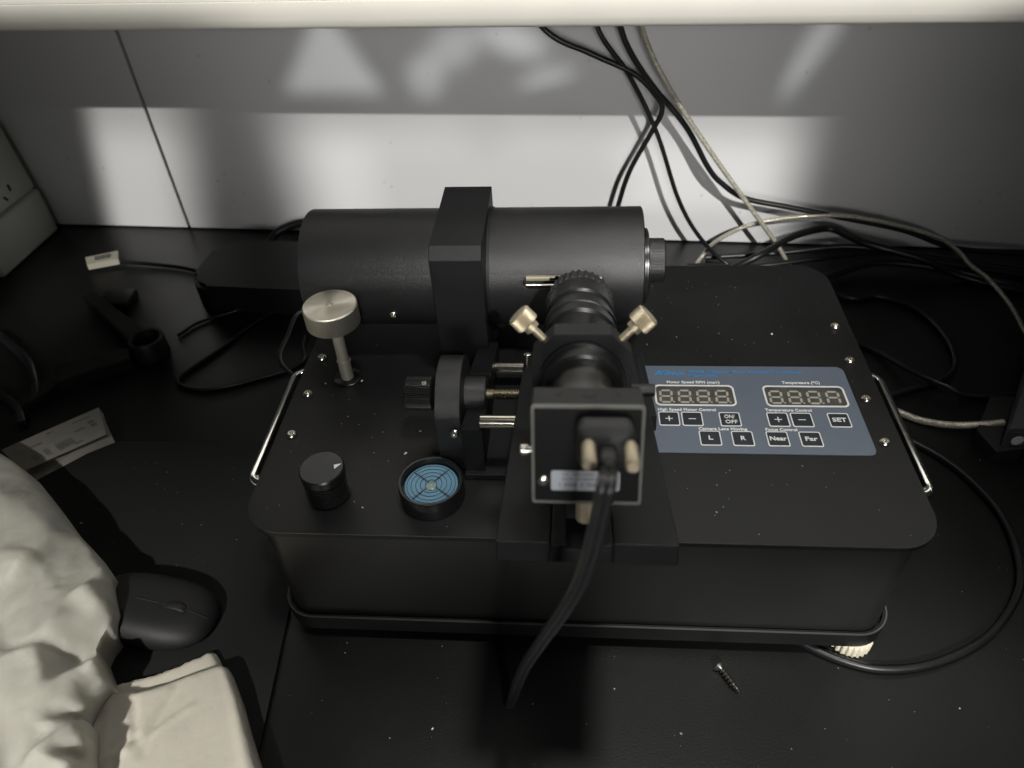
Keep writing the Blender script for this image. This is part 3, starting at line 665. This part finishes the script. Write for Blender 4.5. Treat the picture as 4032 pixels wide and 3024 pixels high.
ck = [([(.135, .395, .004), (.1725, .3957, .0260), (.2034, .4208, .0290), (.2282, .4336, .0305), (.2514, .4378, .0300), (.2756, .4139, .0285), (.3259, .3984, .020), (.37, .39, .004), (.45, .35, .003)], .0036, 'black cable humped over the coils against the wall'),
      ([(.19, .375, .004), (.2422, .3900, .008), (.2892, .4080, .010), (.3501, .3997, .008), (.4077, .3764, .004), (.46, .33, .003)], .0035, 'black cable sweeping right over the bench behind the coils'),
      ([(.15, .405, .0025), (.215, .385, .003), (.253, .3592, .0030), (.2789, .3629, .0025), (.3059, .3445, .0025), (.3178, .3099, .0025), (.3154, .2717, .0025), (.2995, .2479, .0025), (.2614, .2305, .0025), (.2387, .2258, .0025), (.19, .24, .0025)], .0024, 'black cable making an oval loop right of the top plate'),
      ([(.19, .34, .0024), (.2382, .2963, .0024), (.2548, .2805, .0024), (.2741, .2476, .0070), (.2934, .2309, .0072), (.309, .2256, .0028), (.3369, .226, .0024), (.40, .235, .0024)], .0023, 'glossy black cable crossing the oval loop towards the right edge'),
      ([(.11, .415, .003), (.17, .405, .0080), (.23, .412, .012), (.30, .425, .012), (.36, .420, .006), (.44, .40, .003)], .0030, 'black cable lying close along the foot of the wall on the right'),
      ([(.13, .43, .003), (.20, .428, .009), (.27, .425, .018), (.33, .405, .016), (.40, .395, .008), (.46, .385, .003)], .0028, 'second black cable along the foot of the wall, below the pale arch')]
for p, r, l in ck: cable('coiled_cable', p, r, M['cable'], l, group='black cables coiled on the right of the bench')
cable('thin_cable', [(-.372, .300, .0020), (-.3597, .3200, .0020), (-.3338, .3365, .0020), (-.3143, .3404, .0045), (-.2698, .3402, .0045), (-.22, .335, .0020), (-.20, .33, .002)], .0016, M['cable'], 'thin black cable from the ring bracket to behind the tube housing')
cable('thin_cable', [(-.285, .3420, .0020), (-.3018, .3252, .0018), (-.3229, .2828, .0018), (-.3435, .2469, .0018), (-.3445, .2336, .0018), (-.3272, .2262, .0018), (-.3034, .2285, .0018), (-.2747, .2405, .0018), (-.2493, .2536, .0018), (-.2420, .2680, .0018), (-.2480, .285, .0018), (-.2500, .300, .002)], .0017, M['cable'], 'thin black cable making a long pointed loop left of the instrument')
cable('thin_cable', [(-.2250, .300, .010), (-.2345, .2708, .050), (-.2363, .2357, .050), (-.2358, .2149, .050), (-.227, .198, .050), (-.2050, .1820, .050), (-.1700, .1700, .048)], .0016, M['cable'], 'thin black cable curling down to the left handle')

# ------------------------------------------------------------------ things on the bench
# wall socket block
K = empty('socket_block', (-.66, .45, 0), 'grey white power socket block standing against the wall at the left edge', 'socket block')
SB = Matrix.Translation((-.600, .4500, 0)) @ Matrix.Rotation(R(-3), 4, 'Z')
bm = B(); box(bm, -.15, 0, -.052, .0515, .0002, .052, .004, 3); obj('lower_body', bm, M['socket'], K, xf=SB)
bm = B(); vs = [(-.003, -.055, .0515), (-.003, .0530, .0515), (-.008, .0530, .130), (-.008, -.055, .130)]
e0 = [bm.verts.new(v) for v in vs]; e1 = [bm.verts.new((-.145, v[1], v[2])) for v in vs]
bm.faces.new(e0); bm.faces.new(e1[::-1])
for i in range(4): bm.faces.new((e0[i], e0[(i+1) % 4], e1[(i+1) % 4], e1[i]))
bmesh.ops.bevel(bm, geom=list(bm.edges), offset=.004, segments=3, affect='EDGES'); ub = obj('socket_face', bm, M['socket'], K, xf=SB)
for yy, zz, an in ((.0225, .070, 0), (.011, .063, 35), (.012, .080, -35), (-.010, .071, 0)):
    bm = B(); box(bm, -.0012, .0010, -.0014, .0014, -.0035, .0035); obj('socket_slot', bm, M['dark'], ub, smooth=0, xf=SB @ Matrix.Translation((-.0046, yy-.006, zz)) @ Matrix.Rotation(R(-4), 4, 'Y') @ Matrix.Rotation(R(an), 4, 'X'))
fix(K)
# folded label on its lead
K = empty('cable_tag', (-.505, .43, 0), 'small white folded label with blurred print on a black lead', 'label')
bm = B(); 
q = [(-.5254, .4273), (-.4951, .4410), (-.4856, .4212), (-.5149, .4106)]
mid = [(q[0][0]*.2+q[3][0]*.8, q[0][1]*.2+q[3][1]*.8), (q[1][0]*.2+q[2][0]*.8, q[1][1]*.2+q[2][1]*.8)]
vz = [bm.verts.new((*q[0], .0080)), bm.verts.new((*q[1], .0080)), bm.verts.new((*mid[1], .0075)), bm.verts.new((*mid[0], .0072)), bm.verts.new((*q[2], .0030)), bm.verts.new((*q[3], .0030))]
bm.faces.new((vz[0], vz[1], vz[2], vz[3])); bm.faces.new((vz[3], vz[2], vz[4], vz[5]))
r_ = bmesh.ops.solidify(bm, geom=list(bm.faces), thickness=.0006); obj('paper_label', bm, M['tag'], K, smooth=0)
bm = B(); rr = random.Random(9)
for i in range(9):
    t0 = .28+i*.055; s0, s1 = .22, .62-.1*rr.random()
    def pt(a, b):
        p = Vector(q[0]).lerp(Vector(q[1]), a); r2 = Vector(q[3]).lerp(Vector(q[2]), a); v = p.lerp(r2, b); return v
    za = .0098
    prism(bm, [pt(t0, s1)[:], pt(t0+.035, s1)[:], pt(t0+.035, s0)[:], pt(t0, s0)[:]], za-.0015, za-.0004)
obj('label_print', bm, M['tagink'], K, smooth=0)
bm = B(); tube(bm, [(-.492, .4260, .004), (-.4486, .4215, .0030), (-.4099, .4137, .0030), (-.3832, .4020, .0030), (-.36, .385, .004), (-.35, .37, .006)], .0024, 10); obj('lead', bm, M['cable'], K)
fix(K)
# black adapter behind the housing
K = empty('power_adapter', (-.29, .40, 0), 'black rounded power adapter half hidden behind the left end of the tube', 'power adapter')
bm = B(); prism(bm, rrect(-.085, .085, -.042, .042, .022, 8), .0004, .030, bev=.004); obj('case', bm, M['plastic'], K, smooth=50, xf=Matrix.Translation((-.285, .378, 0)) @ Matrix.Rotation(R(-4), 4, 'Z'))
fix(K)
cable('black_strap', [(-.335, .455, .003), (-.325, .470, .012), (-.300, .476, .020), (-.27, .474, .020), (-.24, .47, .006)], .0045, M['cable'], 'short glossy black loop against the wall left of the tube housing')
# ring bracket
K = empty('ring_bracket', (-.388, .272, 0), 'black plastic bracket with an open ring and flat arms on the bench', 'bracket')
bm = B(); lathe(bm, [(0, .0150), (.0005, .0155), (.019, .0155), (.020, .0148), (.020, .0122), (.019, .0118), (.001, .0118), (0, .0122)], (-.3850, .2735, .0003), n=48, caps=False); obj('ring', bm, M['plastic'], K)
def arm(name, a, b, w0, w1, z0, z1):
    a, b = Vector(a), Vector(b); e = (b-a).normalized(); nn = Vector((-e.y, e.x)); bm = B()
    prism(bm, [(a-nn*w0)[:], (b-nn*w1)[:], (b+nn*w1)[:], (a+nn*w0)[:]], z0, z1, bev=.0008); return obj(name, bm, M['plastic'], K)
arm('arm', (-.480, .350), (-.398, .283), .006, .009, .0006, .014); arm('arm', (-.398, .262), (-.452, .232), .009, .013, .0004, .012)
arm('crosspiece', (-.452, .232), (-.462, .200), .012, .004, .0003, .008)
fix(K)
bm = B(); box(bm, -.0150, .0150, -.013, .013, .0004, .009, .0012); tag(obj('small_black_block', bm, M['plastic'], xf=Matrix.Translation((-.455, .354, 0)) @ Matrix.Rotation(R(4), 4, 'Z')), 'small flat black block beside the ring bracket arm', 'block')
cable('black_lead', [(-.55, .30, .004), (-.500, .262, .006), (-.475, .235, .009), (-.462, .214, .006), (-.459, .205, .003)], .0040, M['cable'], 'thick black lead ending at the left edge above the paper strip')
cable('black_lead', [(-.54, .22, .003), (-.50, .215, .005), (-.470, .198, .004), (-.455, .180, .003)], .0035, M['cable'], 'short dark lead lying below the thick one at the left edge')

# mouse pad and mouse
bm = B(); prism(bm, [(-.62, -.32), (-.1590, -.32), (-.1744, -.0671), (-.1823, .0166), (-.2141, .1649), (-.62, .1600)], .0002, .0028, bev=.0006)
tag(obj('mouse_pad', bm, M['pad'], smooth=0), 'black cloth mouse pad under the mouse left of the instrument', 'mouse pad')
K = empty('computer_mouse', (-.2575, .0075, .003), 'dark grey computer mouse with scroll wheel half under the crumpled bag', 'mouse')
MM = Matrix.Translation((-.2680, .0110, .003)) @ Matrix.Rotation(R(-9), 4, 'Z') @ Matrix.Scale(.92, 4) @ Matrix.Diagonal((1, 1, .62, 1))
bm = B(); NU, NV = 36, 14; rows = []
for j in range(NV+1):
    t = j/NV; ring = []
    for i in range(NU):
        a = 2*math.pi*i/NU; c, s = math.cos(a), math.sin(a)
        ex = 2/2.6; rx = .0475*(abs(c)**ex)*(1 if c > 0 else -1); ry = .0262*(abs(s)**ex)*(1 if s > 0 else -1)
        k = math.cos(t*math.pi/2)**.55 if t < 1 else 0
        z = .004+.0265*math.sin(t*math.pi/2)*(1-.16*(rx*k/.0475)-.10*(rx*k/.0475)**2)
        ring.append(bm.verts.new((rx*k, ry*k, z)) if t < 1 else None)
    rows.append(ring)
rows = rows[:-1]; bott = [bm.verts.new((v.co.x*.94, v.co.y*.94, .0006)) for v in rows[0]]
for a, b in zip([bott]+rows, rows):
    for i in range(NU): bm.faces.new((a[i], a[(i+1) % NU], b[(i+1) % NU], b[i]))
bm.faces.new(bott[::-1]); bm.faces.new(rows[-1])
ms = obj('shell', bm, M['mouse'], K, smooth=70, xf=MM)
def mz(x): return .004+.0265*(1-.16*(x/.0475)-.10*(x/.0475)**2)
def surf(x, y):
    k = min(1, ((abs(x)/.0475)**2.6+(abs(y)/.0262)**2.6)**(1/2.6)); return .004+.0265*math.sqrt(1-k**3.636)*(1-.16*(x/.0475)-.10*(x/.0475)**2)
bm = B(); pts = [(x, 0, mz(x)-.0009-(.0035*max(0, (x-.036)/.0115)**1.5)) for x in [-.006+.0026*i for i in range(21)]]
tube(bm, [(p[0], p[1], surf(p[0], 0)-.0004) for p in pts if p[0] < .0440], .0008, 6, spline=False); obj('button_gap', bm, M['dark'], K, xf=MM)
bm = B(); prism(bm, rrect(.0105, .0315, -.0042, .0042, .0030, 5), .010, .030)
for v in bm.verts:
    if v.co.z > .02: v.co.z = surf(v.co.x, v.co.y)+.0003
obj('wheel_well', bm, M['dark'], K, smooth=0, xf=MM)
bm = B(); lathe(bm, cylprof(.0056, .0098, .0010), (.0210, -.0028, surf(.021, 0)-.0072), (0, 1, 0), n=40); obj('scroll_wheel', bm, M['wheel'], K, xf=MM)
fix(K)

# loose screw
K = empty('wood_screw', (.0855, -.0170, 0), 'small black wood screw lying on the bench in front of the instrument', 'screw')
d = Vector((.0085, -.0145, .0005)).normalized(); o_ = Vector((.0812, -.0098, .0034))
pr = [(0, .0034), (.0006, .0036), (.0028, .0014)]
L_ = .0185; x = .0032; k = 0
while x < L_-.003:
    r = .00125*(1 if x < .012 else (L_-x)/(L_-.012)); pr += [(x, r), (x+.0007, r+.0009*(1 if x < .013 else .6)), (x+.0011, r)]; x += .0022
pr += [(L_, .0001)]
bm = B(); lathe(bm, pr, o_, d, n=20); obj('shank', bm, mat('blackened_steel', (.20, .19, .17), .32, .9), K, smooth=25)
fix(K)

# device at the right edge with connector
K = empty('grey_device', (.35, .22, 0), 'dark grey case with a round white mark at the right edge of the bench', 'device')
bm = B(); prism(bm, [(.3035, .1615), (.46, .1650), (.46, .40), (.4500, .40)], .0120, .0300, bev=.0006); cs = obj('case', bm, M['laptop'], K, smooth=0)
bm = B(); box(bm, .3045, .42, .1610, .1612, .0265, .0272); obj('seam', bm, M['frame'], K, smooth=0)
bm = B(); lathe(bm, [(0, .0042), (.0003, .0042)], (.3125, .1612, .0185), (0, -1, 0), n=24); obj('round_mark', bm, M['white'], K, smooth=0)
bm = B(); prism(bm, [(.2985, .1560), (.3190, .1600), (.345, .215), (.3180, .215), (.2940, .178)], .0004, .0118); obj('foot', bm, M['rubber'], K)
fix(K)

# folded paper strip -----------------------------------------------------
K = empty('paper_leaflet', (-.40, .14, 0), 'folded printed paper strip leaning by the crumpled bag', 'paper')
def sheet(name, pts, m, parent, th=.0004):
    bm = B(); v = [bm.verts.new(p) for p in pts]; bm.faces.new(v); bmesh.ops.solidify(bm, geom=list(bm.faces), thickness=th); return obj(name, bm, m, parent, smooth=0)
A_, B_, C_, D_ = Vector((-.4460, .1420, .0120)), Vector((-.3875, .1869, .0160)), Vector((-.3689, .1594, .0130)), Vector((-.4180, .1220, .0100))
sheet('upper_fold', [A_, B_, C_, D_], M['paper'], K)
sheet('lower_fold', [Vector((-.4240, .1260, .0052)), Vector((-.3800, .1700, .0075)), Vector((-.3845, .1830, .0090)), Vector((-.3650, .1590, .0046)), Vector((-.3825, .1475, .0036)), Vector((-.4090, .1190, .0034))], M['paper'], K)
sheet('fold_side', [B_, C_, Vector((-.3680, .1600, .0080)), Vector((-.3855, .1860, .0095))], M['paper'], K)
bm = B(); rr = random.Random(4); e1_ = (B_-A_); e2_ = (D_-A_); nn_ = e1_.cross(e2_).normalized(); nn_ = nn_ if nn_.z > 0 else -nn_
def mark(u, v, du, dv):
    ps_ = [A_+e1_*a+e2_*b+nn_*.0004 for a, b in ((u, v), (u+du, v), (u+du, v+dv), (u, v+dv))]
    bm.faces.new([bm.verts.new(p) for p in ps_])
for u0 in (.16, .28, .40, .46, .52):
    for i in range(3): mark(u0+i*.018, .62+rr.uniform(-.02, .02), .007, .26)
for i in range(10): mark(.80+.012*(i % 5), .34+.14*(i//5), .008, .10)
for i in range(8): mark(.22+i*.014, .34, .009, .05)
for i in range(7): mark(.64+i*.014, .46, .009, .06)
for i in range(14): mark(.68+i*.014, .16, .009, .04)
for i in range(5): mark(.42+i*.014, .12, .009, .05)
for i in range(6): mark(.55+i*.014, .86, .008, .05)
obj('leaflet_print', bm, M['tagink'], K, smooth=0, recalc=False)
fix(K)

# crumpled bag and folded tissue --------------------------------------------
def inside(p, poly):
    c = False; n = len(poly); x, y = p
    for i in range(n):
        x1, y1 = poly[i]; x2, y2 = poly[(i+1) % n]
        if (y1 > y) != (y2 > y) and x < (x2-x1)*(y-y1)/(y2-y1)+x1: c = not c
    return c
def sdist(p, poly):
    d = 9; P_ = Vector(p)
    for i in range(len(poly)):
        a, b = Vector(poly[i]), Vector(poly[(i+1) % len(poly)]); e = b-a; t = max(0, min(1, (P_-a).dot(e)/e.length_squared)); d = min(d, (P_-(a+e*t)).length)
    return d
def heap(name, poly, hfun, step, m, parent=None, base=.0030):
    """draped sheet over an outline: a dense skin whose rim comes down to the bench"""
    from mathutils.geometry import delaunay_2d_cdt
    per = []
    for i in range(len(poly)):
        a, b = Vector(poly[i]), Vector(poly[(i+1) % len(poly)]); k = max(1, int((b-a).length/step))
        for j in range(k): per.append(a.lerp(b, j/k))
    pts = list(per); xs = [p[0] for p in poly]; ys = [p[1] for p in poly]; rr = random.Random(2)
    y = min(ys)
    while y < max(ys):
        x = min(xs)
        while x < max(xs):
            q_ = (x+rr.uniform(-.3, .3)*step, y+rr.uniform(-.3, .3)*step)
            if inside(q_, poly) and sdist(q_, poly) > step*.5: pts.append(Vector(q_))
            x += step
        y += step
    edges = [(i, (i+1) % len(per)) for i in range(len(per))]
    vo, eo, fo, *_ = delaunay_2d_cdt(pts, edges, [], 1, 1e-6)
    bm = B(); vs = []
    for p in vo: vs.append(bm.verts.new((p.x, p.y, hfun(p.x, p.y, sdist((p.x, p.y), poly)))))
    for f in fo:
        try: bm.faces.new([vs[i] for i in f])
        except ValueError: pass
    bnd = [e for e in bm.edges if len(e.link_faces) == 1]
    r_ = bmesh.ops.extrude_edge_only(bm, edges=bnd)
    for v in [g for g in r_['geom'] if isinstance(g, bmesh.types.BMVert)]: v.co.z = base
    return obj(name, bm, m, parent, smooth=75)
def ridge(x, y, a, b, w_, h_):
    a, b = Vector(a), Vector(b); e = b-a; P_ = Vector((x, y)); t = max(0, min(1, (P_-a).dot(e)/e.length_squared)); d_ = (P_-(a+e*t)).length
    return h_*max(0, 1-d_/w_)
BAG = [(-0.3881, 0.1024, 0.021), (-0.3582, 0.0779, 0.023), (-0.3305, 0.054, 0.021), (-0.3052, 0.0354, 0.025), (-0.291, 0.0226, 0.033), (-0.2898, 0.0167, 0.025), (-0.2783, -0.001, 0.027), (-0.2782, -0.0124, 0.023), (-0.2801, -0.0192, 0.021), (-0.2798, -0.0257, 0.019), (-0.2637, -0.0439, 0.025), (-0.2661, -0.0549, 0.023), (-0.2663, -0.0665, 0.015), (-0.2593, -0.0698, 0.017), (-0.2502, -0.0899, 0.015), (-0.2969, 0.0063, 0.065), (-0.3384, 0.0227, 0.047), (-0.3441, 0.0215, 0.069), (-0.3479, 0.0087, 0.047), (-0.3414, 0.0471, 0.053), (-0.3702, 0.0704, 0.048), (-0.376, 0.0603, 0.053), (-0.3065, -0.0309, 0.067), (-0.3079, -0.001, 0.051), (-0.3036, -0.0187, 0.063), (-0.2841, -0.0028, 0.055), (-0.2962, 0.0193, 0.043), (-0.2691, -0.0386, 0.065), (-0.2815, -0.0476, 0.059), (-0.2707, -0.0584, 0.055), (-0.2755, -0.0442, 0.055), (-0.2701, -0.0321, 0.039), (-0.2873, -0.0356, 0.017), (-0.2658, -0.0622, 0.049), (-0.2634, -0.0702, 0.059), (-0.2501, -0.0905, 0.073), (-0.2841, -0.071, 0.059), (-0.3197, -0.0345, 0.051), (-0.3045, -0.0275, 0.049), (-0.2739, -0.0892, 0.075), (-0.2512, -0.103, 0.049), (-0.2792, -0.0854, 0.043), (-0.2536, -0.0767, 0.055), (-0.2634, -0.0624, 0.033), (-0.2858, -0.1007, 0.039), (-0.2739, -0.0176, 0.047), (-0.2901, -0.0106, 0.049), (-0.2853, -0.0557, 0.065), (-0.4137, 0.0827, 0.043), (-0.3763, 0.0326, 0.053), (-0.3627, 0.0024, 0.043), (-0.3237, -0.0415, 0.063), (-0.3145, -0.0648, 0.053), (-0.2882, -0.1062, 0.053), (-0.4103, 0.0878, 0.048)]
from mathutils.geometry import delaunay_2d_cdt
bv, be, bf, *_x = delaunay_2d_cdt([Vector(p[:2]) for p in BAG]+[Vector((-.56, .10)), Vector((-.56, -.03)), Vector((-.56, -.16)), Vector((-.40, -.16)), Vector((-.30, -.16)), Vector((-.24, -.16)), Vector((-.47, .15)), Vector((-.42, -.05))], [], [], 0, 1e-6)
bz = []
for p in bv:
    k_ = min(BAG, key=lambda q: (q[0]-p.x)**2+(q[1]-p.y)**2); bz.append(k_[2] if (k_[0]-p.x)**2+(k_[1]-p.y)**2 < 1e-8 else .045)
def facet(x, y):
    P_ = Vector((x, y))
    for f in bf:
        a, b, c = (bv[i] for i in f); d_ = (b-a).cross(c-a)
        if abs(d_) < 1e-12: continue
        u = (P_-a).cross(c-a)/d_; v = (b-a).cross(P_-a)/d_
        if u >= -1e-6 and v >= -1e-6 and u+v <= 1+1e-6: return .034+.40*(bz[f[0]]*(1-u-v)+bz[f[1]]*u+bz[f[2]]*v-.045)
    return .02
def bag_h(x, y, d):
    wv = noise.noise_vector(Vector((x*30, y*30, 0)))*.0030
    h = sum(facet(x+wv.x+dx, y+wv.y+dy) for dx, dy in ((0, 0), (.0028, 0), (-.0028, 0), (0, .0028), (0, -.0028), (.0018, .0018), (-.0018, .0018), (.0018, -.0018), (-.0018, -.0018)))/9
    v_ = noise.voronoi(Vector((x*48+wv.x*200, y*48+wv.y*200, 3)))[0]; h += .0016*(v_[1]-v_[0])*min(1, d/.006+.2)
    v_ = noise.voronoi(Vector((x*120, y*120, 1)))[0]; h += .0004*(v_[1]-v_[0])
    h += .0028*noise.noise(Vector((x*32, y*32, 7)))
    return max(h, .004)
bag_poly = [(-.52, .160), (-.4500, .135), (-.4050, .112)]+[p[:2] for p in BAG[:15]]+[(-.2440, -.1100), (-.2440, -.1500), (-.52, -.1500)]
K = empty('crumpled_bag', (-.36, 0, .003), 'crumpled off-white plastic bag heaped on the mouse pad at the left', 'bag')
heap('bag_skin', bag_poly, bag_h, .0022, M['bag'], K); fix(K)
low_poly = [(-.2780, -.0390), (-.2738, -.0378), (-.2579, -.0324), (-.246, -.0282), (-.2401, -.0247), (-.2314, -.0200), (-.2229, -.0146), (-.2203, -.0141), (-.2178, -.0150), (-.2145, -.0183), (-.2112, -.0225), (-.2060, -.0330), (-.2060, -.15), (-.278, -.15)]
top_poly = [(-.2720, -.0498), (-.2716, -.0462), (-.2700, -.0446), (-.2508, -.0429), (-.2384, -.0383), (-.2247, -.0315), (-.2110, -.0258), (-.2085, -.0251), (-.2050, -.0262), (-.2021, -.0288), (-.1901, -.0454), (-.1795, -.0623), (-.1663, -.0822), (-.138, -.125), (-.135, -.15), (-.272, -.15)]
def soft(x, y):
    wv = noise.noise_vector(Vector((x*14, y*14, 2)))*.006; x += wv.x; y += wv.y
    h = .0016*noise.noise(Vector((x*18, y*30, 1)))
    for a, b, w_, k in (((-.262, -.050), (-.236, -.110), .0045, .0016), ((-.250, -.046), (-.2350, -.0700), .0035, -.0013), ((-.232, -.040), (-.2380, -.0640), .0030, .0012), ((-.240, -.073), (-.262, -.085), .0040, .0018),
                        ((-.228, -.036), (-.231, -.075), .0040, -.0012), ((-.205, -.027), (-.158, -.110), .0050, .0014), ((-.235, -.070), (-.215, -.052), .0035, .0010), ((-.245, -.070), (-.247, -.13), .006, -.0016)):
        h += ridge(x, y, a, b, w_, k)
    v_ = noise.voronoi(Vector((x*60, y*60, 9)))[0]
    return h+.0004*(v_[1]-v_[0])
K = empty('folded_tissue', (-.21, -.09, .003), 'cream folded tissue sheet beside the bag at the bottom left', 'tissue')
heap('under_layer', low_poly, lambda x, y, d: .0040+.0036*(1-math.exp(-d/.0010))+soft(x, y)*.5*min(1, d/.003), .0020, M['cloth'], K)
heap('top_layer', top_poly, lambda x, y, d: .0092+.0050*(1-math.exp(-d/.0012))+soft(x, y)*min(1, d/.003+.2), .0017, M['cloth'], K); fix(K)

# dust on the bench
def in_instr(x, y): return (-.185 < x < .185 and -.002 < y < .26)
tag(dust('bench_dust', 270, -.20, .36, -.16, .24, .0001, None, 11, .0005, in_instr), 'pale dust specks scattered over the black bench top', 'dust', kind='stuff')
tag(dust('pad_dust', 50, -.36, -.19, -.04, .155, .0030, None, 12, .0008), 'few pale specks on the mouse pad', 'dust', kind='stuff')
